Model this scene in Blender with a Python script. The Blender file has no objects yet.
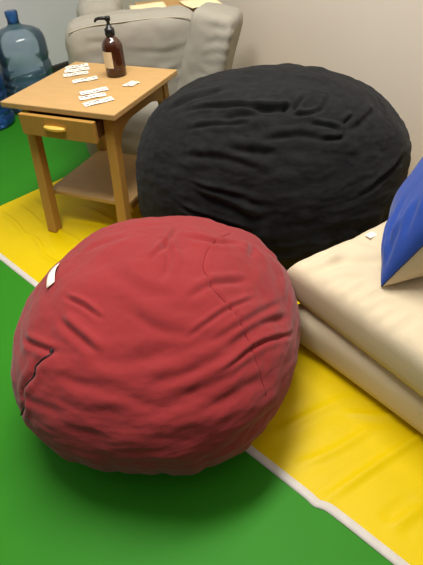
import bpy, bmesh, math, random
import numpy as np
from mathutils import Vector, Matrix, noise

random.seed(4)
SC = bpy.context.scene
COL = SC.collection
PI = math.pi

# ------------------------------------------------------------------ helpers
def link(o, parent=None):
    COL.objects.link(o)
    if parent: o.parent = parent
    return o

def thing(name, label, cat, loc=(0, 0, 0), rotz=0.0, group=None):
    o = bpy.data.objects.new(name, None)
    o.empty_display_size = 0.05
    o.location = loc; o.rotation_euler = (0, 0, rotz)
    link(o); tag(o, label, cat, group)
    return o

def tag(o, label, cat, group=None):
    o['label'] = label; o['category'] = cat
    if group: o['group'] = group
    return o

def mesh_obj(name, verts, faces, mat, parent=None, smooth=True, mats=None, midx=None):
    me = bpy.data.meshes.new(name)
    me.from_pydata([tuple(map(float, v)) for v in verts], [], [tuple(map(int, f)) for f in faces])
    for m in (mats or [mat]): me.materials.append(m)
    me.validate(); me.update()
    me.polygons.foreach_set('use_smooth', [smooth] * len(me.polygons))
    if midx is not None: me.polygons.foreach_set('material_index', midx)
    return link(bpy.data.objects.new(name, me), parent)

def bm_obj(name, bm, mat, parent=None, smooth=False, recalc=True):
    if recalc: bmesh.ops.recalc_face_normals(bm, faces=bm.faces)
    me = bpy.data.meshes.new(name)
    bm.to_mesh(me); bm.free()
    me.materials.append(mat)
    me.polygons.foreach_set('use_smooth', [smooth] * len(me.polygons))
    return link(bpy.data.objects.new(name, me), parent)

def bevel(bm, w, seg=2):
    bmesh.ops.bevel(bm, geom=bm.edges[:], offset=w, segments=seg, affect='EDGES', profile=.5)

def box_bm(x0, x1, y0, y1, z0, z1, bev=.003, seg=2):
    bm = bmesh.new()
    r = bmesh.ops.create_cube(bm, size=1)
    for v in bm.verts:
        v.co = (x0 + (v.co.x + .5) * (x1 - x0), y0 + (v.co.y + .5) * (y1 - y0), z0 + (v.co.z + .5) * (z1 - z0))
    if bev: bevel(bm, bev, seg)
    return bm

def lathe(profile, n=40, cap=True):
    """profile: list of (r, z)"""
    vs, fs = [], []
    for r, z in profile:
        for k in range(n):
            a = 2 * PI * k / n
            vs.append((r * math.cos(a), r * math.sin(a), z))
    for i in range(len(profile) - 1):
        for k in range(n):
            fs.append((i * n + k, i * n + (k + 1) % n, (i + 1) * n + (k + 1) % n, (i + 1) * n + k))
    if cap:
        fs.append(tuple(range(n))[::-1])
        fs.append(tuple((len(profile) - 1) * n + k for k in range(n)))
    return vs, fs

def tube(pts, rad, n=8):
    pts = [Vector(p) for p in pts]
    vs, fs = [], []
    up = Vector((0.13, .21, .97))
    for i, p in enumerate(pts):
        t = (pts[min(i + 1, len(pts) - 1)] - pts[max(i - 1, 0)]).normalized()
        a = t.cross(up)
        if a.length < 1e-4: a = t.cross(Vector((1, 0, 0)))
        a.normalize(); b = a.cross(t).normalized()
        r = rad(i / (len(pts) - 1)) if callable(rad) else rad
        for k in range(n):
            q = 2 * PI * k / n
            vs.append(p + a * (r * math.cos(q)) + b * (r * math.sin(q)))
    for i in range(len(pts) - 1):
        for k in range(n):
            fs.append((i * n + k, i * n + (k + 1) % n, (i + 1) * n + (k + 1) % n, (i + 1) * n + k))
    fs.append(tuple(range(n))[::-1]); fs.append(tuple((len(pts) - 1) * n + k for k in range(n)))
    return vs, fs

def catmull(P, sub=8):
    P = [np.array(p, float) for p in P]
    if len(P) == 2: return [P[0] + (P[1] - P[0]) * k / sub for k in range(sub + 1)]
    out = []
    Q = [2 * P[0] - P[1]] + P + [2 * P[-1] - P[-2]]
    for i in range(1, len(Q) - 2):
        for k in range(sub):
            t = k / sub
            out.append(.5 * (2 * Q[i] + (Q[i + 1] - Q[i - 1]) * t + (2 * Q[i - 1] - 5 * Q[i] + 4 * Q[i + 1] - Q[i + 2]) * t * t
                             + (-Q[i - 1] + 3 * Q[i] - 3 * Q[i + 1] + Q[i + 2]) * t ** 3))
    out.append(P[-1])
    return out

# ------------------------------------------------------------------ materials
def srgb(r, g, b):
    f = lambda c: (c / 255 / 12.92) if c / 255 <= .04045 else ((c / 255 + .055) / 1.055) ** 2.4
    return (f(r), f(g), f(b), 1)

def material(name, col, rough=.6, var=.08, vscale=6, bump=0., bscale=200, sheen=0., spec=.5, detail=3, stretch=None, col2=None, coat=0.):
    m = bpy.data.materials.new(name); m.use_nodes = True
    nt = m.node_tree; N = nt.nodes; L = nt.links
    b = N['Principled BSDF']
    b.inputs['Roughness'].default_value = rough
    b.inputs['Specular IOR Level'].default_value = spec
    if sheen:
        b.inputs['Sheen Weight'].default_value = sheen
        b.inputs['Sheen Roughness'].default_value = .5
    if coat: b.inputs['Coat Weight'].default_value = coat; b.inputs['Coat Roughness'].default_value = .15
    tc = N.new('ShaderNodeTexCoord'); mp = N.new('ShaderNodeMapping')
    L.new(tc.outputs['Object'], mp.inputs['Vector'])
    if stretch: mp.inputs['Scale'].default_value = stretch
    nz = N.new('ShaderNodeTexNoise'); nz.inputs['Scale'].default_value = vscale; nz.inputs['Detail'].default_value = detail
    L.new(mp.outputs['Vector'], nz.inputs['Vector'])
    rp = N.new('ShaderNodeValToRGB')
    c = np.array(col[:3])
    c2 = np.array(col2[:3]) if col2 else c * (1 + var)
    c1 = c if col2 else c * (1 - var)
    rp.color_ramp.elements[0].position = .32; rp.color_ramp.elements[1].position = .758
    rp.color_ramp.elements[0].color = (*c1, 1); rp.color_ramp.elements[1].color = (*c2, 1)
    L.new(nz.outputs['Fac'], rp.inputs['Fac']); L.new(rp.outputs['Color'], b.inputs['Base Color'])
    if bump:
        n2 = N.new('ShaderNodeTexNoise'); n2.inputs['Scale'].default_value = bscale; n2.inputs['Detail'].default_value = 2
        L.new(tc.outputs['Object'], n2.inputs['Vector'])
        bp = N.new('ShaderNodeBump'); bp.inputs['Strength'].default_value = bump; bp.inputs['Distance'].default_value = .004
        L.new(n2.outputs['Fac'], bp.inputs['Height']); L.new(bp.outputs['Normal'], b.inputs['Normal'])
    return m

def tinted_plastic(name, tint, gloss_col, rough=.08, body=.25, body_col=(.1, .2, .3, 1)):
    m = bpy.data.materials.new(name); m.use_nodes = True
    nt = m.node_tree; N = nt.nodes; L = nt.links
    N.remove(N['Principled BSDF']); out = N['Material Output']
    tr = N.new('ShaderNodeBsdfTransparent'); tr.inputs['Color'].default_value = tint
    df = N.new('ShaderNodeBsdfDiffuse'); df.inputs['Color'].default_value = body_col
    tn = N.new('ShaderNodeTexNoise'); tn.inputs['Scale'].default_value = 9
    mr = N.new('ShaderNodeMapRange'); mr.inputs['To Min'].default_value = body * .8; mr.inputs['To Max'].default_value = body * 1.2
    L.new(tn.outputs['Fac'], mr.inputs['Value'])
    gl = N.new('ShaderNodeBsdfGlossy'); gl.inputs['Color'].default_value = gloss_col; gl.inputs['Roughness'].default_value = rough
    m1 = N.new('ShaderNodeMixShader')
    L.new(mr.outputs['Result'], m1.inputs['Fac'])
    L.new(tr.outputs[0], m1.inputs[1]); L.new(df.outputs[0], m1.inputs[2])
    fr = N.new('ShaderNodeFresnel'); fr.inputs['IOR'].default_value = 1.5
    m2 = N.new('ShaderNodeMixShader'); L.new(fr.outputs[0], m2.inputs['Fac'])
    L.new(m1.outputs[0], m2.inputs[1]); L.new(gl.outputs[0], m2.inputs[2]); L.new(m2.outputs[0], out.inputs['Surface'])
    return m

M = {}
M['floor'] = material('green_floor', srgb(47, 128, 24), .55, .06, 3, .05, 60, spec=.14)
M['yellow'] = material('yellow_vinyl', srgb(218, 188, 0), .45, .03, 7, .03, 50, spec=.16)
M['hem'] = material('white_hem', srgb(204, 196, 185), .7, .05, 30, .1, 300)
M['wall'] = material('painted_wall', srgb(230, 217, 200), .8, .02, 2, .06, 140, spec=.2)
M['wall_back'] = material('painted_wall_grey', srgb(214, 214, 214), .8, .03, 2, .06, 140, spec=.2)
M['skirting'] = material('dark_skirting', srgb(50, 45, 42), .5, .1, 8)
M['red'] = material('red_cotton', srgb(141, 46, 47), .95, .06, 5, .25, 420, sheen=.15, spec=.1)
M['red_thread'] = material('red_thread', srgb(118, 34, 37), .95, .05, 30, spec=.1)
M['black'] = material('black_cotton', srgb(32, 32, 32), .97, .22, 40, .45, 300, sheen=.05, spec=.08)
M['zip'] = material('black_zip', srgb(22, 18, 18), .6, .1, 40)
M['white_tag'] = material('white_fabric_tag', srgb(246, 238, 218), .8, .02, 40)
M['wood'] = material('pale_beech', srgb(190, 151, 96), .5, .055, 5, .03, 120, spec=.35, stretch=(2, 14, 14))
M['wood_dark'] = material('beech_frame', srgb(176, 131, 60), .5, .05, 5, .03, 120, spec=.35, stretch=(8, 8, 1.5))
M['handle'] = material('beech_pull', srgb(232, 186, 84), .45, .04, 20)
M['drawer_brown'] = material('drawer_inside', srgb(120, 85, 45), .7, .05, 10)  # plain brown of the drawer box, darker than the frame
M['amber'] = None
M['pump'] = material('black_pump', srgb(22, 20, 19), .35, .1, 30)
M['label'] = material('cream_label', srgb(222, 200, 160), .7, .05, 40)
M['strip'] = material('white_paper', srgb(240, 230, 212), .7, .03, 60)
M['ink'] = material('black_ink', srgb(62, 56, 54), .7, .1, 90)
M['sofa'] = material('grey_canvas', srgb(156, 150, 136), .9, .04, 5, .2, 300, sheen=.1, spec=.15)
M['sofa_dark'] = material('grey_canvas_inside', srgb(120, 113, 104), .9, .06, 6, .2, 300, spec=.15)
M['piping'] = material('beige_piping', srgb(182, 172, 150), .8, .05, 40)
M['cream'] = material('cream_cotton', srgb(210, 193, 162), .9, .03, 6, .18, 360, sheen=.1, spec=.15)
M['cream2'] = material('cream_cotton_pillow', srgb(210, 192, 160), .9, .03, 6, .18, 360, sheen=.1, spec=.15)
M['blue'] = material('blue_cotton', srgb(40, 72, 154), .9, .04, 6, .2, 360, sheen=.15, spec=.15)
M['blue_dark'] = material('dark_blue_thread', srgb(26, 44, 92), .9, .04, 30)
M['card'] = material('brown_cardboard', srgb(180, 140, 82), .8, .06, 10)
M['sheet'] = material('cream_paper', srgb(240, 224, 178), .7, .03, 20)
M['jug'] = tinted_plastic('blue_clear_plastic', (.86, .93, .97, 1), (1, 1, 1, 1), .1, .24, srgb(112, 150, 180))
M['jug_neck'] = tinted_plastic('deep_blue_plastic', (.32, .55, .85, 1), (1, 1, 1, 1), .1, .45, srgb(50, 100, 165))
M['jug_deep'] = tinted_plastic('strong_blue_plastic', (.3, .5, .8, 1), (1, 1, 1, 1), .08, .4, srgb(40, 85, 160))

def amber():
    m = bpy.data.materials.new('amber_glass'); m.use_nodes = True
    b = m.node_tree.nodes['Principled BSDF']
    N = m.node_tree.nodes
    nz = N.new('ShaderNodeTexNoise'); nz.inputs['Scale'].default_value = 12
    rp = N.new('ShaderNodeValToRGB'); rp.color_ramp.elements[0].color = srgb(52, 24, 12); rp.color_ramp.elements[1].color = srgb(84, 42, 18)
    m.node_tree.links.new(nz.outputs['Fac'], rp.inputs['Fac']); m.node_tree.links.new(rp.outputs['Color'], b.inputs['Base Color'])
    b.inputs['Roughness'].default_value = .12
    b.inputs['Transmission Weight'].default_value = .25
    b.inputs['Coat Weight'].default_value = .3
    return m
M['amber'] = amber()

# ------------------------------------------------------------------ bean bags
def bag_point(B, ph, t):
    cx, cy, a, b, yaw, H, zm, eb, et, n = B
    s = np.sin(t); cc = np.maximum(np.cos(t), 0)
    r = cc ** np.where(s < 0, eb, et)
    z = np.where(s >= 0, zm + (H - zm) * np.abs(s) ** et, zm - zm * np.abs(s) ** eb)
    k = (np.abs(np.cos(ph)) ** n + np.abs(np.sin(ph)) ** n) ** (-1 / n)
    x = r * a * k * np.cos(ph); y = r * b * k * np.sin(ph)
    return np.stack([x * np.cos(yaw) - y * np.sin(yaw), x * np.sin(yaw) + y * np.cos(yaw), z], -1)

def fbm(p, s, oct=3, off=0.):
    return noise.fractal(Vector((p[0] * s + off, p[1] * s + off * .7, p[2] * s - off)), 1.0, 2.0, oct)

def smooth01(x):
    x = np.clip(x, 0, 1); return x * x * (3 - 2 * x)

def fold_field(V, Nn, line, amp, wid, fade=.35):
    """groove beside a ridge along a 3-D polyline lying on the surface"""
    L = np.array(line)
    seg = np.linalg.norm(np.diff(L, axis=0), axis=1); tot = seg.sum(); cum = np.concatenate([[0], np.cumsum(seg)])
    lo = L.min(0) - wid * 6; hi = L.max(0) + wid * 6
    idx = np.where(((V > lo) & (V < hi)).all(1))[0]
    out = np.zeros(len(V))
    if not len(idx): return out
    P = V[idx]; Nv = Nn[idx]
    best = np.full(len(idx), 1e9); sd = np.zeros(len(idx)); al = np.zeros(len(idx))
    for i in range(len(L) - 1):
        d = L[i + 1] - L[i]; ln = seg[i]
        if ln < 1e-7: continue
        u = np.clip(((P - L[i]) @ d) / ln ** 2, 0, 1)
        q = P - (L[i] + u[:, None] * d)
        q = q - (q * Nv).sum(1)[:, None] * Nv
        ds = np.linalg.norm(q, axis=1)
        side = np.sign((np.cross(d / ln, q) * Nv).sum(1))
        m = ds < best
        best[m] = ds[m]; sd[m] = (side * ds)[m]; al[m] = (cum[i] + u * ln)[m] / tot
    env = smooth01(np.minimum(al, 1 - al) / fade + .12)
    endf = np.exp(-(np.maximum(best - wid * 3, 0) / wid) ** 2)
    prof = -np.exp(-(sd / wid) ** 2) + .75 * np.exp(-((sd - 2.0 * wid) / (1.5 * wid)) ** 2) + .3 * np.exp(-((sd + 2.4 * wid) / (1.6 * wid)) ** 2)
    out[idx] = amp * env * prof * endf
    return out

def bag_mesh(B, nt, nphi, folds, lump, fine, floor_cut=.014, seed=0., squash=None, bulge=None):
    t = np.linspace(-PI / 2, PI / 2, nt + 1)[1:-1]
    ph = np.linspace(0, 2 * PI, nphi, endpoint=False)
    T, P = np.meshgrid(t, ph, indexing='ij')
    Q = bag_point(B, P, T)
    dt = np.gradient(Q, axis=0)
    dp = np.roll(Q, -1, 1) - np.roll(Q, 1, 1)
    Nn = np.cross(dp, dt); Nn /= np.linalg.norm(Nn, axis=-1, keepdims=True) + 1e-12
    V = Q.reshape(-1, 3); Nn = Nn.reshape(-1, 3)
    D = np.zeros(len(V))
    low = smooth01((V[:, 2]) / .06)
    for i, p in enumerate(V):
        D[i] = lump * fbm(p, 5.5, 2, seed) + fine * fbm((p[0] * .9, p[1] * .9, p[2] * 2.4), 14, 3, seed + 3)
    for pts, amp, wid in folds:
        ctrl = [bag_point(B, np.radians(a), np.radians(b)) for a, b in pts]
        D += fold_field(V, Nn, catmull(ctrl, 6), amp, wid)
    D = D * (.25 + .75 * low)
    if bulge:
        for (pa, ta, amp, sa, st_) in bulge:
            dp_ = (np.degrees(P) - pa + 180) % 360 - 180
            D += (amp * np.exp(-(dp_ / sa) ** 2 - ((np.degrees(T) - ta) / st_) ** 2)).reshape(-1)
    V2 = V + Nn * D[:, None]
    if squash is not None: V2 = squash(V2)
    V2[:, 2] = np.where(V2[:, 2] < floor_cut, floor_cut * .0 + .001, V2[:, 2] - 0.0)
    n1, n2 = T.shape
    idx = np.arange(n1 * n2).reshape(n1, n2)
    a = idx[:-1]; b = np.roll(idx, -1, 1)[:-1]; c = np.roll(idx, -1, 1)[1:]; d = idx[1:]
    F = np.stack([a, b, c, d], -1).reshape(-1, 4).tolist()
    F.append(idx[0][::-1].tolist()); F.append(idx[-1].tolist())
    return V2, F, Nn, D

RED_FOLDS= [[(219.5, 58.3), (233.5, 61.2), (248.0, 60.6)], [(231.0, 51.9), (244.5, 51.3), (256.5, 48.9)], [(166.5, 58.9), (155.5, 65.3), (141.0, 72.4)], [(221.5, 36.0), (235.5, 41.3)], [(318.5, 64.8), (343.5, 61.8), (359.0, 52.4)], [(309.0, 52.4), (333.0, 52.4), (350.0, 46.0)], [(319.5, 46.6), (338.5, 43.1), (357.0, 33.7)], [(48.5, 71.2), (35.0, 64.2), (35.5, 54.8)], [(292.0, 85.9), (46.5, 83.5), (74.0, 71.8)], [(83.5, 80.0), (357.5, 81.8), (307.5, 75.9)], [(294.0, 32.5), (311.0, 32.5), (326.5, 30.7)], [(304.5, 24.9), (321.0, 24.3), (328.0, 21.4)], [(313.5, 5.5), (327.0, 0.3)], [(286.0, 37.8), (301.5, 39.5), (318.5, 40.1)], [(236.5, 30.2), (258.0, 35.4), (276.0, 36.0)], [(236.0, 19.0), (250.0, 20.8)], [(236.5, 26.1), (257.5, 25.5), (271.5, 26.6)], [(213.5, 75.3), (276.5, 73.0), (305.0, 67.1)], [(271.5, 64.8), (293.0, 57.1), (312.5, 51.3)], [(322.5, 41.9), (342.0, 37.2), (356.0, 25.5)], [(315.5, 35.4), (333.5, 33.7), (350.5, 20.2)], [(278.0, 31.9), (290.5, 29.6), (305.0, 30.2)], [(260.0, 45.4), (277.0, 46.0), (294.0, 49.5)]]
SEAM= [[(50.5, 48.9), (38.5, 62.4), (16.5, 68.9), (352.5, 68.3), (344.0, 64.2), (337.5, 60.1), (336.5, 53.0), (334.0, 45.4), (330.5, 36.6), (328.0, 26.6), (325.5, 14.3)]]
ZIP= [[(236.0, 41.9), (237.5, 40.1), (235.5, 36.6), (234.0, 33.1), (235.0, 29.6), (233.0, 23.7), (232.0, 16.1), (234.5, 14.3), (229.0, -0.9)]]
TAG= [[(180.5, 47.7), (198.5, 50.1)]]
BLACK_FOLDS= [[(217.0, 56.0), (243.5, 61.2), (262.0, 60.6), (277.5, 61.2)], [(196.0, 53.0), (212.5, 67.7)], [(245.5, 54.2), (258.5, 57.1)], [(228.5, 46.6), (253.0, 51.9)], [(253.0, 37.8), (266.0, 36.6)], [(231.0, 31.3), (249.0, 33.1), (262.0, 29.0), (266.5, 26.1)], [(241.5, 17.8), (254.0, 15.5)], [(242.0, 13.7), (252.5, 9.6), (261.0, 4.9)], [(249.5, 16.1), (262.5, 11.4)], [(235.5, 5.5), (248.5, 2.6), (258.5, 0.3)], [(281.5, 56.0), (291.0, 56.0), (299.0, 57.1)], [(290.0, 50.1), (299.0, 46.0), (301.5, 43.1)], [(292.0, 40.7), (300.0, 39.5), (303.5, 43.1)], [(300.5, 57.1), (313.0, 63.6)], [(276.0, 60.1), (281.5, 62.4)], [(293.0, 65.9), (283.0, 59.5)], [(306.0, 46.6), (314.0, 48.9)], [(311.0, 43.1), (335.0, 46.6)], [(307.5, 12.6), (325.5, 17.3)], [(261.0, 59.5), (276.0, 60.1)], [(267.0, 43.6), (281.5, 44.8), (292.5, 40.1)]]
STRIPS= [([-0.493, 2.127], [-0.425, 2.148]), ([-0.489, 2.084], [-0.415, 2.102]), ([-0.485, 2.036], [-0.412, 2.053]), ([-0.439, 1.958], [-0.369, 1.98]), ([-0.391, 1.824], [-0.318, 1.853]), ([-0.388, 1.776], [-0.319, 1.799]), ([-0.363, 1.716], [-0.29, 1.75]), ([-0.25, 1.868], [-0.221, 1.908]), ([-0.232, 1.864], [-0.206, 1.899])]
RED = (-.136, .9612, .346, .3773, -.2462, .4211, .1877, .85, 1., 2.3)
BLK = (.2394, 1.7053, .4815, .3719, -.0897, .560, .2098, .62, .86, 2.05)

def on_bag(B, seq, lift=0., sub=8, V=None, field=None):
    """points along the displaced bag surface"""
    P = catmull([bag_point(B, np.radians(a), np.radians(b)) for a, b in seq], sub)
    out = []
    for p in P:
        i = int(((V - p) ** 2).sum(1).argmin())
        out.append(V[i])
    # light smoothing
    out = np.array(out)
    for _ in range(2):
        o2 = out.copy(); o2[1:-1] = .25 * out[:-2] + .5 * out[1:-1] + .25 * out[2:]; out = o2
    cen = np.array([0, 0, B[6]])
    d = out - cen; d /= np.linalg.norm(d, axis=1, keepdims=True)
    return out + d * lift

def extend(s, k):
    # lengthen a fold line at both ends (angles in degrees)
    w = lambda d: (d + 180) % 360 - 180
    a, b = s[0], s[1]; c, d = s[-2], s[-1]
    p = (a[0] - k * max(-14, min(14, w(b[0] - a[0]))), a[1] - k * (b[1] - a[1]))
    q = (d[0] + k * max(-14, min(14, w(d[0] - c[0]))), d[1] + k * (d[1] - c[1]))
    return [(p[0], max(-60, min(88, p[1])))] + list(s) + [(q[0], max(-60, min(88, q[1])))]

def build_red():
    r = thing('bean_bag', 'red fabric bean bag in front on green floor with white tag', 'bean bag', (RED[0], RED[1], 0))
    am = [.009, .010, .005, .008, .006, .006, .006, .006, .006, .006, .005, .005, .005, .0045, .0042, .005, .0042, .004, .004, .006, .006, .004, .004]
    folds = [(extend(s, .45), .95 * am[i % len(am)], .0045 + .005 * ((i * 7) % 5) / 4 + (.006 if am[i % len(am)] < .006 else 0)) for i, s in enumerate(RED_FOLDS)]
    folds += [(SEAM[0], .0014, .005)]
    folds += [(ZIP[0], .007, .008)]
    # soft pleats gathered toward the bottom all the way round
    rnd = random.Random(7)
    for k in range(26):
        a = k * 360 / 26 + rnd.uniform(-5, 5)
        folds.append(([(a, rnd.uniform(-48, -30)), (a + rnd.uniform(-7, 7), rnd.uniform(-12, 6))], .004, .012))
    # back side long folds
    for k in range(14):
        a = rnd.uniform(20, 160); e = rnd.uniform(5, 50)
        folds.append(([(a, e), (a + rnd.uniform(6, 18), e + rnd.uniform(-8, 8))], .006, .011))
    V, F, Nn, D = bag_mesh(RED, 250, 520, folds, .010, .0036, seed=1.7)
    mesh_obj('cover', V, F, M['red'], r)
    sp = on_bag(RED, SEAM[0], .0004, 10, V)
    v, f = tube(sp, .0007, 5); mesh_obj('seam', v, f, M['red_thread'], r)
    zp = on_bag(RED, ZIP[0], .0012, 8, V)
    v, f = tube(zp, lambda u: .0022 + .0014 * (u < .06), 6); o = mesh_obj('zip', v, f, M['zip'], r); o['label'] = 'black zip line'
    # tag: a small folded strip
    a, b = [bag_point(RED, np.radians(x), np.radians(y)) for x, y in TAG[0]]
    ia = int(((V - a) ** 2).sum(1).argmin()); ib = int(((V - b) ** 2).sum(1).argmin())
    A, Bp = Vector(V[ia]), Vector(V[ib]); n = Vector(Nn[ia]).normalized()
    ax = (Bp - A); side = ax.cross(n).normalized()
    vs, fs = [], []
    for i in range(9):
        u = i / 8
        base = A + ax * u + n * (.004 + .006 * math.sin(u * PI))
        for s in (-1, 1):
            vs.append(base + side * (s * .0085) + n * (.004 * (s > 0)) + ax * (.10 * s))
    for i in range(8): fs.append((2 * i, 2 * i + 1, 2 * i + 3, 2 * i + 2))
    o = mesh_obj('tag', vs, fs, M['white_tag'], r); o['label'] = 'white fabric tag'
    sm = o.modifiers.new('thick', 'SOLIDIFY'); sm.thickness = .0015
    return r

def build_black():
    ex = (math.cos(TYAW), math.sin(TYAW))
    def squash(V):
        # the bag rests against the side of the table: flatten it there
        q = V[:, :2] + np.array(BLK[:2])
        lx = (q[:, 0] - TO[0]) * ex[0] + (q[:, 1] - TO[1]) * ex[1]
        push = np.maximum(.464 - lx, 0)
        V = V.copy(); V[:, 0] += push * ex[0]; V[:, 1] += push * ex[1]
        # and against the corner of the mattress pads
        return V
    r = thing('bean_bag', 'large black fabric bean bag against the wall behind red one', 'bean bag', (BLK[0], BLK[1], 0))
    folds = []
    for i, s in enumerate(BLACK_FOLDS):
        knot = 10 <= i <= 16
        big = i in (0, 7, 9, 18)
        folds.append((extend(s, .25 if knot else .5), (.0095) if knot else (.012 if big else .008), (.0058) if knot else .0062 + .003 * ((i * 5) % 3)))
    rnd = random.Random(3)
    for k in range(30):
        a = k * 12 + rnd.uniform(-5, 5)
        folds.append(([(a, rnd.uniform(-45, -30)), (a + rnd.uniform(-7, 7), rnd.uniform(-10, 6))], .005, .014))
    for k in range(12):
        a = rnd.uniform(10, 170); e = rnd.uniform(5, 50)
        folds.append(([(a, e), (a + rnd.uniform(6, 18), e + rnd.uniform(-8, 8))], .007, .014))
    V, F, Nn, D = bag_mesh(BLK, 250, 540, folds, .010, .0045, seed=5.1,
                          bulge=[(296, -38, .055, 26, 40), (215, -35, .02, 25, 30)], squash=squash)
    mesh_obj('cover', V, F, M['black'], r)
    return r

# ------------------------------------------------------------------ cushions
def rounded_slab(L, W, H, R, nx=60, ny=60, corner=.04, pinch=0., puff=0.):
    """pad lying in x[0,L] y[0,W] z[0,H]; R = edge rounding radius in plan, returns verts/faces (top and bottom skins share the rim)"""
    us = np.linspace(-1, 1, nx + 1); vs_ = np.linspace(-1, 1, ny + 1)
    # concentrate samples near the rim
    us = np.sign(us) * (1 - (1 - np.abs(us)) ** 1.6); vs_ = np.sign(vs_) * (1 - (1 - np.abs(vs_)) ** 1.6)
    U, Vv = np.meshgrid(us, vs_, indexing='ij')
    x = U * L / 2; y = Vv * W / 2
    dx = L / 2 - np.abs(x); dy = W / 2 - np.abs(y)
    k = lambda d: np.sqrt(np.maximum(0, 1 - (1 - np.clip(d / R, 0, 1)) ** 2))
    h = (.55 * np.minimum(k(dx), k(dy)) + .45 * k(dx) * k(dy)) ** .62
    h = h * (1 + puff * (1 - U ** 2) * (1 - Vv ** 2))
    # draw the sides in between corners (gives ear-like corners)
    x = x * (1 - pinch * (1 - Vv ** 2) * np.abs(U) ** 3 / L); y = y * (1 - pinch * (1 - U ** 2) * np.abs(Vv) ** 3 / W)
    return x + L / 2, y + W / 2, h

def pad(name, L, W, H, R, mat, parent, folds=(), lump=.004, puff=.06, pinch=.02, nx=90, ny=90, seed=0., z0=0.0, xf=None, low=.5, fine=.0015):
    X, Y, h = rounded_slab(L, W, H, R, nx, ny, puff=puff, pinch=pinch)
    n1, n2 = X.shape
    top = np.stack([X, Y, H * low + h * H * (1 - low)], -1).reshape(-1, 3)
    bot = np.stack([X, Y, H * low - np.minimum(h, 1) * H * low], -1).reshape(-1, 3)
    rim = np.zeros((n1, n2), bool); rim[0] = rim[-1] = True; rim[:, 0] = rim[:, -1] = True
    rim = rim.reshape(-1)
    hh = h.reshape(-1)
    Nt = np.zeros_like(top); Nt[:, 2] = 1
    for i, p in enumerate(top):
        d = lump * fbm(p, 7, 2, seed) + fine * fbm(p, 26, 2, seed + 2)
        top[i, 2] += d * min(1, hh[i] * 1.3)
        if not rim[i]: bot[i, 2] += 0
    for line, amp, wid in folds:
        top[:, 2] += fold_field(np.c_[top[:, :2], np.zeros(len(top))], Nt, catmull([(a, b, 0) for a, b in line], 6), amp, wid) * np.minimum(1, hh * 1.6)
    ids_t = np.arange(n1 * n2); ids_b = np.where(rim, ids_t, n1 * n2 + ids_t)
    F = []
    it = ids_t.reshape(n1, n2); ib = ids_b.reshape(n1, n2)
    for i in range(n1 - 1):
        for j in range(n2 - 1):
            F.append((it[i, j], it[i + 1, j], it[i + 1, j + 1], it[i, j + 1]))
            F.append((ib[i, j], ib[i, j + 1], ib[i + 1, j + 1], ib[i + 1, j]))
    V = np.r_[top, bot]; V[:, 2] += z0
    if xf is not None: V = xf(V)
    o = mesh_obj(name, V, F, mat, parent)
    return o

def block(name, c, size, mat, parent, n=5.0, yaw=0., lump=.008, fine=.003, seed=0., res=36, tilt=(0, 0), shape=None, folds=()):
    """soft block: superquadric box with cloth lumps"""
    bm = bmesh.new()
    bmesh.ops.create_cube(bm, size=2)
    bmesh.ops.subdivide_edges(bm, edges=bm.edges[:], cuts=res, use_grid_fill=True)
    co = np.array([v.co[:] for v in bm.verts])
    p = float(n)
    k = (np.abs(co) ** p).sum(1) ** (-1 / p)
    q = co * k[:, None]
    P = q * np.array(size) / 2
    if shape is not None: P = shape(P, q)
    Nn = np.sign(q) * np.abs(q) ** (p - 1); Nn /= np.linalg.norm(Nn, axis=1, keepdims=True)
    D = np.array([lump * fbm(x, 6, 2, seed) + fine * fbm(x, 18, 3, seed + 4) for x in P])
    for line, amp, wid in folds:
        D += fold_field(P, Nn, catmull(line, 6), amp, wid)
    P = P + Nn * D[:, None]
    R = Matrix.Rotation(yaw, 3, 'Z') @ Matrix.Rotation(tilt[0], 3, 'X') @ Matrix.Rotation(tilt[1], 3, 'Y')
    for v, x in zip(bm.verts, P): v.co = R @ Vector(x) + Vector(c)
    return bm_obj(name, bm, mat, parent, smooth=True)

# ------------------------------------------------------------------ setting
u1 = np.array([-.68, .73]); u1 /= np.linalg.norm(u1)
u2 = np.array([.73, .68]); u2 /= np.linalg.norm(u2)
def uv(a, b, z=0.): q = u1 * a + u2 * b; return (float(q[0]), float(q[1]), z)

def structure(o):
    o['kind'] = 'structure'; return o

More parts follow.
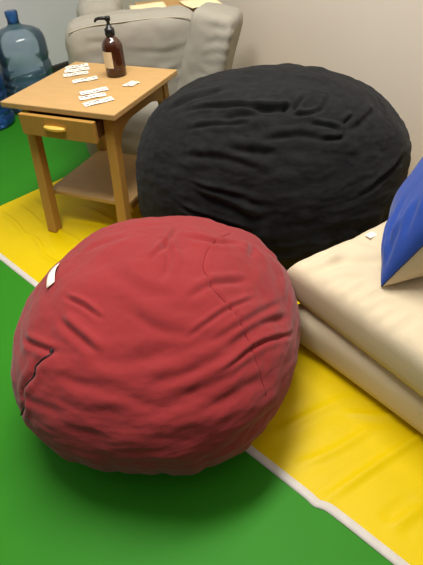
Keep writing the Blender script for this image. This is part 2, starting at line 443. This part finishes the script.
def build_setting():
    n = 40; S = 4.6
    vs, fs = [], []
    for i in range(n + 1):
        for j in range(n + 1):
            vs.append(uv(-1.6 + 4.9 * i / n, -2.2 + 4.4 * j / n, 0))
    for i in range(n):
        for j in range(n):
            a = i * (n + 1) + j; fs.append((a, a + 1, a + n + 2, a + n + 1))
    o = mesh_obj('floor', vs, fs, M['floor'], None, False); structure(o)
    me = o.data
    # walls: thick slabs
    def wall(name, p, q, nrm, mat, h=2.6, t=.08):
        p = Vector((p[0], p[1], 0)); q = Vector((q[0], q[1], 0)); nn = Vector((nrm[0], nrm[1], 0)).normalized() * t
        b = [p, q, q + nn, p + nn]
        vs = [tuple(v) for v in b] + [(v.x, v.y, h) for v in b]
        fs = [(0, 1, 5, 4), (1, 2, 6, 5), (2, 3, 7, 6), (3, 0, 4, 7), (4, 5, 6, 7), (3, 2, 1, 0)]
        return structure(mesh_obj(name, vs, fs, mat, None, False))
    cor = uv(3.3, 2.2)
    wall('wall_back', uv(3.3, -2.2), cor, u1, M['wall_back'])
    wall('wall_right', cor, (1.90, .33), u2, M['wall'])
    # skirting on the back wall
    def skirt(name, p, q, nrm, h, t=.014):
        p = Vector((p[0], p[1], 0)); q = Vector((q[0], q[1], 0)); nn = Vector((nrm[0], nrm[1], 0)).normalized() * t
        b = [p, q, q - nn, p - nn]
        prof = [(0, h), (0, h)]
        vs = [tuple(v) for v in b] + [(v.x, v.y, h if k < 2 else h - .008) for k, v in enumerate(b)]
        fs = [(0, 1, 5, 4), (1, 2, 6, 5), (2, 3, 7, 6), (3, 0, 4, 7), (4, 5, 6, 7), (3, 2, 1, 0)]
        return structure(mesh_obj(name, vs, fs, M['skirting'], None, False))
    skirt('baseboard_back', uv(3.299, -2.2), uv(3.299, 2.19), u1, .09)

def build_mat():
    r = thing('floor_mat', 'bright yellow vinyl mat with white hem lying on green floor', 'mat', uv(.5, .9))
    ox, oy, _ = uv(.5, .9)
    a0, a1, b0, b1 = -.75, 2.045, .53, 1.86
    nx, ny = 330, 190
    A = np.linspace(a0, a1, nx + 1); Bv = np.linspace(0, 1, ny + 1)
    AA, BB = np.meshgrid(A, Bv, indexing='ij')
    jog = .008 * smooth01((.30 - A) / .05) - .004 * np.exp(-((A - .285) / .012) ** 2) + .003 * np.sin(A * 3.1) 
    edge = b0 + jog
    BBv = edge[:, None] + (b1 - edge[:, None]) * BB ** 1.25
    P = np.stack([AA * u1[0] + BBv * u2[0], AA * u1[1] + BBv * u2[1]], -1).reshape(-1, 2)
    V = np.c_[P, np.zeros(len(P))]
    Nn = np.zeros_like(V); Nn[:, 2] = 1
    Z = np.array([.0012 * fbm((p[0], p[1] * 1.6, 0), 5, 2, 2.) for p in P])
    for line, amp, wid in MAT_FOLDS:
        Z -= fold_field(V, Nn, catmull([(x, y, 0) for x, y in line], 6), amp * 1.6, wid)
    V[:, 2] = np.maximum(.003 + Z, .0015)
    n1, n2 = nx + 1, ny + 1
    it = np.arange(n1 * n2).reshape(n1, n2)
    F = np.stack([it[:-1, :-1], it[:-1, 1:], it[1:, 1:], it[1:, :-1]], -1).reshape(-1, 4)
    V[:, 0] -= ox; V[:, 1] -= oy
    mesh_obj('sheet', V, F[:, ::-1].tolist(), M['yellow'], r)
    # white hem folded over the long near edge
    W = .0095
    hv, hf = [], []
    Vg = V.reshape(n1, n2, 3)
    prof = [(-W * 1.2, .0004), (-W * 1.1, .003), (-W * .4, .0046), (W * .6, .0046), (W * .95, .0035)]
    for i in range(n1):
        e = Vg[i, 0]
        for d, z in prof:
            hv.append((e[0] + u2[0] * d, e[1] + u2[1] * d, max(e[2] - .003, 0) * 1.0 + z + .0006))
    k = len(prof)
    for i in range(n1 - 1):
        for j in range(k - 1):
            hf.append((i * k + j, (i + 1) * k + j, (i + 1) * k + j + 1, i * k + j + 1))
    o = mesh_obj('hem', hv, hf, M['hem'], r); o['label'] = 'white hem along the near edge'

MAT_FOLDS = [
    # ridge running in from the near edge by the viewer
    ([(.195, .565), (.30, .625), (.42, .69), (.56, .76)], .0045, .009),
    ([(.16, .66), (.27, .70), (.38, .76)], .003, .010),
    ([(.10, .74), (.22, .80), (.36, .86)], .0025, .012),
    ([(.30, .80), (.42, .78), (.52, .80)], .003, .010),
    ([(.33, .50), (.42, .55)], .003, .010),
    # puckers around the table leg
    ([(-.86, 1.93), (-.78, 1.84), (-.70, 1.72)], .006, .010),
    ([(-.80, 1.98), (-.73, 1.90), (-.66, 1.80)], .006, .009),
    ([(-.72, 1.75), (-.66, 1.70), (-.60, 1.58)], .005, .009),
    ([(-.74, 2.02), (-.70, 1.96), (-.64, 1.84)], .004, .009),
    ([(-.62, 1.80), (-.56, 1.73), (-.48, 1.66)], .004, .008),
    ([(-.58, 1.84), (-.48, 1.80), (-.38, 1.76)], .004, .008),
    ([(-.52, 1.93), (-.44, 1.86), (-.36, 1.78)], .004, .010),
    ([(-.66, 1.64), (-.58, 1.56), (-.50, 1.50)], .004, .010),
]

# ------------------------------------------------------------------ side table
TO = (-.676, 1.812); TYAW = -.45736; TW, TD, TH = .459, .449, .50
def tloc(x, y, z=TH):
    c, s = math.cos(TYAW), math.sin(TYAW)
    return (TO[0] + x * c - y * s, TO[1] + x * s + y * c, z)

def build_table():
    r = thing('side_table', 'pale wooden side table with drawer and lower shelf', 'side table', (TO[0], TO[1], 0), TYAW)
    Z0 = .004
    bm = box_bm(0, TW, 0, TD, TH - .020, TH, .003, 2); bm_obj('tabletop', bm, M['wood'], r)
    # legs: square, slightly tapering upward and splayed out at the foot
    lx0, lx1, ly0, ly1 = .072, TW - .052, .050, TD - .040
    lw = .036
    sp = .010
    legs = {}
    for ix, cx in ((-1, lx0), (1, lx1)):
        for iy, cy in ((-1, ly0), (1, ly1)):
            bm = bmesh.new(); bmesh.ops.create_cube(bm, size=1)
            for v in bm.verts:
                top = v.co.z > 0
                w = lw * (.97 if top else 1.12)
                v.co = (cx + v.co.x * w + (0 if top else (.020 if iy < 0 else .004)), cy + v.co.y * w + (0 if top else (-.062 if iy < 0 else .012)), TH - .0205 if top else Z0)
            bevel(bm, .003, 2); bm_obj('leg', bm, M['wood_dark'], r)
    # aprons with arched lower edge
    def apron(x0, y0, x1, y1, th, zt, zl, rise, name='apron'):
        n = 24; bm = bmesh.new()
        d = Vector((x1 - x0, y1 - y0, 0)); nrm = Vector((-d.y, d.x, 0)).normalized() * th / 2
        rows = []
        for i in range(n + 1):
            u = i / n; p = Vector((x0, y0, 0)) + d * u
            e = min(u, 1 - u) / .32
            zb = zl + rise * (1 - (1 - min(e, 1)) ** 2) ** .5
            rows.append([bm.verts.new((p.x + s * nrm.x, p.y + s * nrm.y, z)) for s, z in ((-1, zb), (1, zb), (1, zt), (-1, zt))])
        for a, b in zip(rows, rows[1:]):
            for k in range(4): bm.faces.new((a[k], a[(k + 1) % 4], b[(k + 1) % 4], b[k]))
        bm.faces.new(rows[0]); bm.faces.new(rows[-1][::-1])
        bm_obj(name, bm, M['wood_dark'], r)
    hw = lw / 2
    zt = TH - .0205
    apron(lx1 + .004, ly0 + hw, lx1 + .004, ly1 - hw, .018, zt, zt - .115, .065)
    apron(lx0 - .004, ly0 + hw, lx0 - .004, ly1 - hw, .018, zt, zt - .115, .065)
    apron(lx0 + hw, ly1, lx1 - hw, ly1, .018, zt, zt - .085, .03)
    # lower front rail under the drawer
    # shelf with a front edge strip
    bm = box_bm(lx0 - .010, lx1 + .014, ly0 - .006, ly1 - .005, .132, .148, .002, 1)
    bm_obj('shelf', bm, M['wood'], r)
    # shelf brackets
    apron(lx1 + .002, ly0 + hw, lx1 + .002, ly1 - hw, .016, .1315, .095, .02, 'shelf_rail')
    # drawer, left pulled out a little
    dx0, dx1 = lx0 + hw - .006, lx1 - hw - .003
    pull = .052
    fy = ly0 - .018 - pull
    dr = bm_obj('drawer', box_bm(dx0, dx1, fy, fy + .018, TH - .098, TH - .026, .0025, 2), M['wood_dark'], r)
    bm = bmesh.new()
    def addbox(x0, x1, y0, y1, z0, z1):
        g = bmesh.ops.create_cube(bm, size=1)['verts']
        for v in g: v.co = (x0 + (v.co.x + .5) * (x1 - x0), y0 + (v.co.y + .5) * (y1 - y0), z0 + (v.co.z + .5) * (z1 - z0))
    addbox(dx0 + .008, dx0 + .018, fy + .0182, fy + .30, TH - .092, TH - .040)
    addbox(dx1 - .018, dx1 - .008, fy + .0182, fy + .30, TH - .092, TH - .040)
    addbox(dx0 + .018, dx1 - .018, fy + .29, fy + .30, TH - .092, TH - .040)
    addbox(dx0 + .018, dx1 - .018, fy + .0182, fy + .29, TH - .092, TH - .086)
    bm_obj('drawer_box', bm, M['drawer_brown'], dr)
    # pull: a short tapered wooden bar
    hx = (dx0 + dx1) / 2 - .004; hz = TH - .060
    n = 16; bm = bmesh.new(); rows = []
    for i in range(n + 1):
        u = i / n * 2 - 1
        dep = .020 * (1 - .55 * abs(u) ** 2.2); hgt = .0075 * (1 - .35 * abs(u) ** 2)
        x = hx + u * .042
        rows.append([bm.verts.new((x, fy + .0005 - a * dep, hz + b * hgt)) for a, b in ((0, -.7), (.75, -1), (1, -.4), (1, .5), (.75, 1), (0, .9))])
    for a, b in zip(rows, rows[1:]):
        for k in range(6): bm.faces.new((a[k], a[(k + 1) % 6], b[(k + 1) % 6], b[k]))
    bm.faces.new(rows[0]); bm.faces.new(rows[-1][::-1])
    o = bm_obj('handle', bm, M['handle'], dr)
    return r

def build_bottle():
    x, y = -.29, 2.001
    r = thing('pump_bottle', 'amber pump bottle with black pump and cream label on table', 'bottle', (x, y, TH + .0005), 0)
    R = .037
    prof = [(.028, 0), (.034, .002), (R, .007), (R, .02), (R, .098), (.0355, .108), (.031, .118), (.023, .127), (.016, .132), (.0145, .136), (.0145, .142)]
    v, f = lathe(prof, 40); mesh_obj('bottle_body', v, f, M['amber'], r)
    pr = [(.0165, .137), (.0175, .139), (.0175, .158), (.016, .160), (.011, .163), (.010, .168), (.006, .1685), (.006, .184), (.009, .1845), (.010, .187), (.010, .196), (.008, .199)]
    v, f = lathe(pr, 28); p = mesh_obj('pump', v, f, M['pump'], r)
    a = math.radians(175)
    d = Vector((math.cos(a), math.sin(a), 0))
    pts = [Vector((0, 0, .192)) + d * t + Vector((0, 0, z)) for t, z in ((0, 0), (.015, .001), (.030, .001), (.040, -.001), (.045, -.006), (.046, -.010))]
    v, f = tube(pts, lambda u: .0066 - .0026 * u, 10); mesh_obj('nozzle', v, f, M['pump'], p)
    # wrap label on the camera-left side
    vs, fs = [], []
    n = 14; rr = R + .0006
    for i in range(n + 1):
        q = math.radians(196 + 72 * i / n)
        for z in (.034, .090): vs.append((rr * math.cos(q), rr * math.sin(q), z))
    for i in range(n): fs.append((2 * i, 2 * i + 2, 2 * i + 3, 2 * i + 1))
    o = mesh_obj('label', vs, fs, M['label'], r); o['label'] = 'cream paper label'

def build_strips():
    names = ['white paper strip on table, farthest of the four by the bottle',
             'white paper strip on table, second farthest of the four beside the bottle',
             'white paper strip on table, third of the four beside the bottle',
             'white paper strip on table, nearest and lowest of the upper four',
             'white paper strip on table, farthest of the three near the front edge',
             'white paper strip on table, middle of the three near the front edge',
             'white paper strip on table, nearest the front edge and lowest of all',
             'small white paper scrap right of the bottle, left of the pair',
             'small white paper scrap right of the bottle, right of the pair']
    for i, (a, b) in enumerate(STRIPS):
        A = Vector((*a, 0)); B_ = Vector((*b, 0)); d = B_ - A; Lh = d.length; ang = math.atan2(d.y, d.x)
        small = i >= 7
        w = .020 if small else .037
        mid = (A + B_) / 2; k_ = 1.1 if small else 1.24; A = mid + (A - mid) * k_; B_ = mid + (B_ - mid) * k_; Lh *= k_
        n = 14; vs, fs, mi = [], [], []
        rnd = random.Random(i)
        zf = lambda u: .0012 + .0016 * abs(math.sin(u * 5 + i))
        def quad(x0, x1, y0, y1, lift, m, seg=1):
            for k in range(seg):
                xa = x0 + (x1 - x0) * k / seg; xb = x0 + (x1 - x0) * (k + 1) / seg
                b0 = len(vs)
                vs.extend([(xa, y0, zf(xa / Lh) + lift), (xb, y0, zf(xb / Lh) + lift), (xb, y1, zf(xb / Lh) + lift), (xa, y1, zf(xa / Lh) + lift)])
                fs.append((b0, b0 + 1, b0 + 2, b0 + 3)); mi.append(m)
        quad(0, Lh, -w / 2, w / 2, 0, 0, n)
        # dark printed marks, two broken lines of them
        x = Lh * .06
        while x < Lh * .93:
            ln = rnd.uniform(.006, .013) * (.6 if small else 1)
            yy = rnd.choice((-.22, -.05, .12)) * w
            hh = rnd.uniform(.10, .2) * w
            quad(x, min(x + ln, Lh * .96), yy, yy + hh, .0004, 1)
            x += ln + rnd.uniform(.001, .006)
        o = mesh_obj('paper_strip', vs, fs, None, None, False, [M['strip'], M['ink']], mi)
        o.location = (A.x, A.y, TH + .0008); o.rotation_euler = (0, 0, ang)
        tag(o, names[i], 'paper', 'printed paper strips on the side table')

# ------------------------------------------------------------------ sofa behind the table
def build_sofa():
    r = thing('lounge_chair', 'grey canvas lounge chair in the corner behind the side table', 'armchair', (-.2, 2.5, 0))
    L = lambda x, y, z: (x + .2, y - 2.5, z)
    def taper(P, q):
        P = P.copy(); P[:, 0] *= 1 + .05 * q[:, 2]; return P
    base = block('base', L(-.235, 2.53, .165), (.64, .62, .325), M['sofa'], r, lump=.010, fine=.003, seed=3., yaw=.06)
    # front bolster: the big cushion facing the viewer
    rnd = random.Random(12); F = []
    for k in range(9):
        x = rnd.uniform(-.25, .24); z = rnd.uniform(-.1, .14)
        F.append(([(x, -.12, z), (x + rnd.uniform(.10, .25), -.125, z + rnd.uniform(-.04, .04))], .0022, .009))
    F.append(([(-.25, -.11, -.10), (-.10, -.125, -.06), (.03, -.125, -.07), (.2, -.12, -.01)], .008, .009))
    F.append(([(-.27, -.06, .17), (-.15, -.08, .175), (.0, -.075, .175), (.25, -.07, .17)], .006, .006))
    fb = block('back_cushion', L(-.245, 2.375, .445), (.565, .25, .365), M['sofa'], r, n=6., lump=.007, fine=.003, seed=8., yaw=.13, tilt=(-.06, .0), folds=F)
    # seam along the top front edge of the bolster
    R = Matrix.Rotation(.13, 3, 'Z')
    pts = [Vector(L(-.245, 2.375, .445)) + R @ Vector((x, -.100 + .004 * math.sin(x * 20), .174 - .03 * abs(x / .28) ** 4)) for x in np.linspace(-.26, .26, 30)]
    v, f = tube(pts, .0022, 6); mesh_obj('piping', v, f, M['piping'], fb)
    # right arm cushion
    F = []
    for k in range(8):
        z = -.2 + k * .055
        F.append(([(-.03 + rnd.uniform(-.02, .02), -.15, z), (.05, -.15, z + rnd.uniform(-.01, .03)), (.09, -.12, z + .02)], .0035, .008))
    ar = block('arm_cushion', L(.058, 2.335, .40), (.182, .34, .47), M['sofa'], r, n=8., lump=.006, fine=.003, seed=15., yaw=-.22, tilt=(-.10, .26), folds=F)
    R = Matrix.Rotation(-.22, 3, 'Z') @ Matrix.Rotation(-.10, 3, 'X') @ Matrix.Rotation(.26, 3, 'Y')
    pts = [Vector(L(.058, 2.335, .40)) + R @ Vector((.083, -.135 , z)) for z in np.linspace(-.2, .19, 24)]
    v, f = tube(pts, .003, 6); mesh_obj('piping', v, f, M['piping'], ar)
    # inner hollow and the raised far cushion at the left
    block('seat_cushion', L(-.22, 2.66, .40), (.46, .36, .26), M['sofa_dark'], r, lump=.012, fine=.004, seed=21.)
    block('side_cushion', L(-.42, 2.70, .45), (.20, .44, .40), M['sofa'], r, lump=.014, fine=.005, seed=27., yaw=.1)

def build_box_stuff():
    # flattened cardboard sheet with paper sheets lying on the seat
    z = .566
    o = bm_obj('cardboard_box', box_bm(-.15, .15, -.12, .12, 0, .022, .002, 1), M['card'], None)
    o.location = (-.10, 2.70, .56); o.rotation_euler = (0, 0, .12)
    tag(o, 'brown cardboard box lying on the grey lounge chair', 'box')
    def sheet(x, y, z, w, d, rz, name, label):
        vs, fs = [], []; n = 10
        for i in range(n + 1):
            for j in range(n + 1):
                a = i / n - .5; b = j / n - .5
                vs.append((a * w, b * d, .006 * math.sin(a * 5) * math.sin(b * 4 + 1) + .004))
        for i in range(n):
            for j in range(n):
                q = i * (n + 1) + j; fs.append((q, q + n + 1, q + n + 2, q + 1))
        o = mesh_obj('paper_sheet', vs, fs, M['sheet']); o.location = (x, y, z); o.rotation_euler = (0, 0, rz)
        m = o.modifiers.new('thick', 'SOLIDIFY'); m.thickness = .002
        tag(o, label, 'paper', 'paper sheets on the cardboard box')
    sheet(-.19, 2.63, .5875, .16, .18, .15, 'paper_sheet', 'cream paper sheet on cardboard box, left one above the bottle')
    sheet(.05, 2.65, .5875, .15, .20, .3, 'paper_sheet', 'cream paper sheet on cardboard box, right one by arm cushion')

# ------------------------------------------------------------------ water jugs
def jug(loc, label, s, mats, rz=0.):
    r = thing('water_jug', label, 'water jug', loc, rz, 'large blue water jugs')
    R = .135 * s; z = lambda v: v * s
    prof = [(R * .90, z(.0)), (R * .98, z(.008)), (R, z(.02))]
    for k, zz in enumerate((.05, .09, .13, .17)):
        prof += [(R, z(zz)), (R * .965, z(zz + .010)), (R * .965, z(zz + .016)), (R, z(zz + .026))]
    prof += [(R, z(.235)), (R * .95, z(.248)), (R * .95, z(.262)), (R, z(.275)), (R, z(.325)), (R * .99, z(.350)), (R * .955, z(.372)), (R * .86, z(.392)), (R * .68, z(.406)), (R * .45, z(.416)), (R * .28, z(.424)), (R * .225, z(.434))]
    v, f = lathe(prof, 48, cap=False); f.append(tuple(range(48))[::-1])
    mesh_obj('jug_body', v, f, mats[0], r)
    nk = [(R * .222, z(.4345)), (R * .215, z(.46)), (R * .235, z(.465)), (R * .235, z(.488)), (R * .21, z(.492))]
    v, f = lathe(nk, 32); mesh_obj('neck', v, f, mats[1], r)
    return r

# ------------------------------------------------------------------ futon pads and pillow
FA = np.array([.50, -.866]); FB = np.array([.87, .50])   # along the near edge, toward the wall
def build_pads():
    yaw = math.atan2(FA[1], FA[0])
    def pl(name, label, org, z, L, W, H, R, folds, seed, yaw, group='cream floor mattresses'):
        # pad x axis -> FB direction, y axis -> FA direction mirrored; keep right handed
        r = thing('floor_mattress', label, 'mattress', (org[0], org[1], z), yaw)
        r['group'] = group
        pad('cover', L, W, H, R, M['cream'], r, folds, .006, .05, .02, 110, 110, seed, 0, None, .5)
        return r
    # local frame: x along near edge toward the viewer, y toward the wall (yaw so x->FA, y->FB)
    fo = []
    rnd = random.Random(5)
    for k in range(10):
        x = .03 + k * .035 + rnd.uniform(-.01, .01)
        fo.append(([(x, .012), (x + rnd.uniform(-.01, .02), .10 + rnd.uniform(0, .05))], .005, .009))
    fo.append(([(.02, .03), (.09, .10), (.16, .20), (.2, .3)], .006, .016))
    fo.append(([(.01, .22), (.1, .24), (.22, .28)], .006, .02))
    fo.append(([(.24, .12), (.26, .22)], .004, .012))
    a = pl('a', 'upper cream floor mattress carrying the blue pillow', UP[0], UP[1], 1.0, .62, UP[2], .048, fo, 2., UP[3])
    fo2 = []
    for k in range(12):
        x = .02 + k * .04 + rnd.uniform(-.01, .01)
        fo2.append(([(x, .012), (x + rnd.uniform(-.01, .02), .08 + rnd.uniform(0, .04))], .004, .010))
    b = pl('b', 'lower cream floor mattress lying on the yellow mat', LO[0], LO[1], 1.0, .62, LO[2], .06, fo2, 9., LO[3])
    # corner ear of the upper pad
    return a, b
UP = ((.197, 1.092), .140, .135, -1.03)
LO = ((.195, 1.066), .006, .140, -.965)

def build_pillow():
    # cushion standing on one edge, leaning to the right; blue one side, cream the other
    A = Vector((.5, -.2, .98)).normalized(); Bd = Vector((.38, .80, 0)); Bd = (Bd - A * Bd.dot(A)).normalized(); Nn = A.cross(Bd).normalized()
    P0 = Vector(PIL)
    r = thing('pillow', 'blue and cream two sided pillow leaning on the upper mattress', 'pillow', P0)
    S = .42; T = .085
    n = 60
    g = np.linspace(-1, 1, n + 1); g = np.sign(g) * (1 - (1 - np.abs(g)) ** 1.5)
    def side(sgn, mat, name, seed, folds):
        vs, fs = [], []
        Pm = []; hh = []
        for i in range(n + 1):
            for j in range(n + 1):
                u, v = g[i], g[j]
                h = ((1 - u * u) * (1 - v * v)) ** (.42 if sgn > 0 else .5)
                x = u * (1 - .05 * (1 - v * v)); y = v * (1 - .05 * (1 - u * u))
                Pm.append(((x + 1) / 2 * S, (y + 1) / 2 * S, 0)); hh.append(h)
        Pm = np.array(Pm); hh = np.array(hh)
        Nz = np.zeros_like(Pm); Nz[:, 2] = 1
        D = (T * .9 if sgn > 0 else T * 1.9) * hh + np.array([.006 * fbm(p, 8, 2, seed) for p in Pm]) * np.minimum(1, hh * 1.5)
        for line, amp, wid in folds:
            D += fold_field(Pm, Nz, catmull([(*l, 0) for l in line], 6), amp, wid) * np.minimum(1, hh * 2)
        for p, d in zip(Pm, D): vs.append(A * p[0] + Bd * p[1] + Nn * (sgn * d))
        for i in range(n):
            for j in range(n):
                q = i * (n + 1) + j
                t = (q, q + n + 1, q + n + 2, q + 1)
                fs.append(t if sgn > 0 else t[::-1])
        return mesh_obj(name, vs, fs, mat, r)
    F1 = [([(.03, .02), (.09, .05), (.15, .07)], .006, .009), ([(.02, .05), (.06, .11), (.09, .18)], .006, .009), ([(.01, .09), (.05, .15)], .005, .009),
          ([(.12, .03), (.2, .08)], .006, .010), ([(.2, .02), (.26, .09)], .005, .010), ([(.06, .03), (.1, .10), (.16, .16)], .005, .010)]
    o = side(1, M['blue'], 'front_panel', 1., F1); o['label'] = 'blue side'
    o = side(-1, M['cream2'], 'back_panel', 6., F1[:3]); o['label'] = 'cream side'
    pts = []
    for t in range(0, 41):
        v = -1 + t / 20; y = (-1 * (1 - .05 * (1 - v * v)) + 1) / 2 * S
        pts.append(A * ((v + 1) / 2 * S) + Bd * y)
    v_, f_ = tube(pts, .0022, 6); o = mesh_obj('seam', v_, f_, M['blue_dark'], r); o['label'] = 'dark blue edge seam'
PIL = (.407, .948, .285)

def build_label_slip():
    vs = [(-.013, -.010, 0), (.013, -.010, .002), (.013, .010, .001), (-.013, .010, 0)]
    o = mesh_obj('care_label', vs, [(0, 1, 2, 3)], M['white_tag'], None, False)
    o.location = (.447, 1.172, .2790); o.rotation_euler = (0, 0, .5)
    sm = o.modifiers.new('thick', 'SOLIDIFY'); sm.thickness = .001
    tag(o, 'small white slip lying on the mattress beside the blue pillow', 'label')

# ------------------------------------------------------------------ light and camera
def lights():
    def area(name, loc, rot, sx, sy, power, col):
        l = bpy.data.lights.new(name, 'AREA'); l.shape = 'RECTANGLE'; l.size = sx; l.size_y = sy; l.energy = power; l.color = col
        o = bpy.data.objects.new(name, l); o.location = loc; o.rotation_euler = rot; link(o); return o
    area('ceiling_lamp', (-.1, 1.3, 2.55), (0, 0, .7), 1.6, .5, 84, (1, .97, .93))
    area('ceiling_lamp', (.3, -.2, 2.55), (.0, 0, .7), 1.6, .5, 2, (1, .97, .93))
    w = bpy.data.worlds.new('World'); SC.world = w; w.use_nodes = True
    nt = w.node_tree; b = nt.nodes['Background']; b.inputs[1].default_value = .52
    # pale ceiling above, dim room toward the horizon
    tc = nt.nodes.new('ShaderNodeTexCoord'); sx = nt.nodes.new('ShaderNodeSeparateXYZ'); rp = nt.nodes.new('ShaderNodeValToRGB')
    nt.links.new(tc.outputs['Generated'], sx.inputs[0]); nt.links.new(sx.outputs['Z'], rp.inputs['Fac'])
    rp.color_ramp.elements[0].position = .2; rp.color_ramp.elements[0].color = (.035, .033, .03, 1)
    rp.color_ramp.elements[1].position = .75; rp.color_ramp.elements[1].color = (1, .98, .95, 1)
    nt.links.new(rp.outputs['Color'], b.inputs['Color'])

def camera():
    f, pitch, roll, h = 523.117, .686714, -.0768855, 1.11502
    cp, sp, cr, sr = math.cos(pitch), math.sin(pitch), math.cos(roll), math.sin(roll)
    fw = Vector((0, cp, -sp)); rt = Vector((1, 0, 0)); up = Vector((0, sp, cp))
    r2 = cr * rt + sr * up; u2_ = -sr * rt + cr * up
    m = Matrix((r2, u2_, -fw)).transposed().to_4x4(); m.translation = (0, 0, h)
    c = bpy.data.cameras.new('Camera'); c.sensor_fit = 'VERTICAL'; c.sensor_height = 36; c.lens = f / 565 * 36
    c.clip_start = .02
    o = bpy.data.objects.new('Camera', c); o.matrix_world = m; link(o); SC.camera = o

build_setting()
build_mat()
build_red()
build_black()
build_table()
build_bottle()
build_strips()
build_sofa()
build_box_stuff()
jug((-.960, 3.13, .001), 'translucent blue water jug standing upright by the back wall', 1.07, (M['jug'], M['jug_neck']))
jug((-1.178, 2.918, .001), 'deeper blue water jug cut off by the left photo edge', 1.04, (M['jug_deep'], M['jug_neck']))
build_pads()
build_pillow()
build_label_slip()
lights()
camera()
SC.view_settings.view_transform = 'Standard'
SC.view_settings.look = 'None'
SC.view_settings.exposure = -0.1
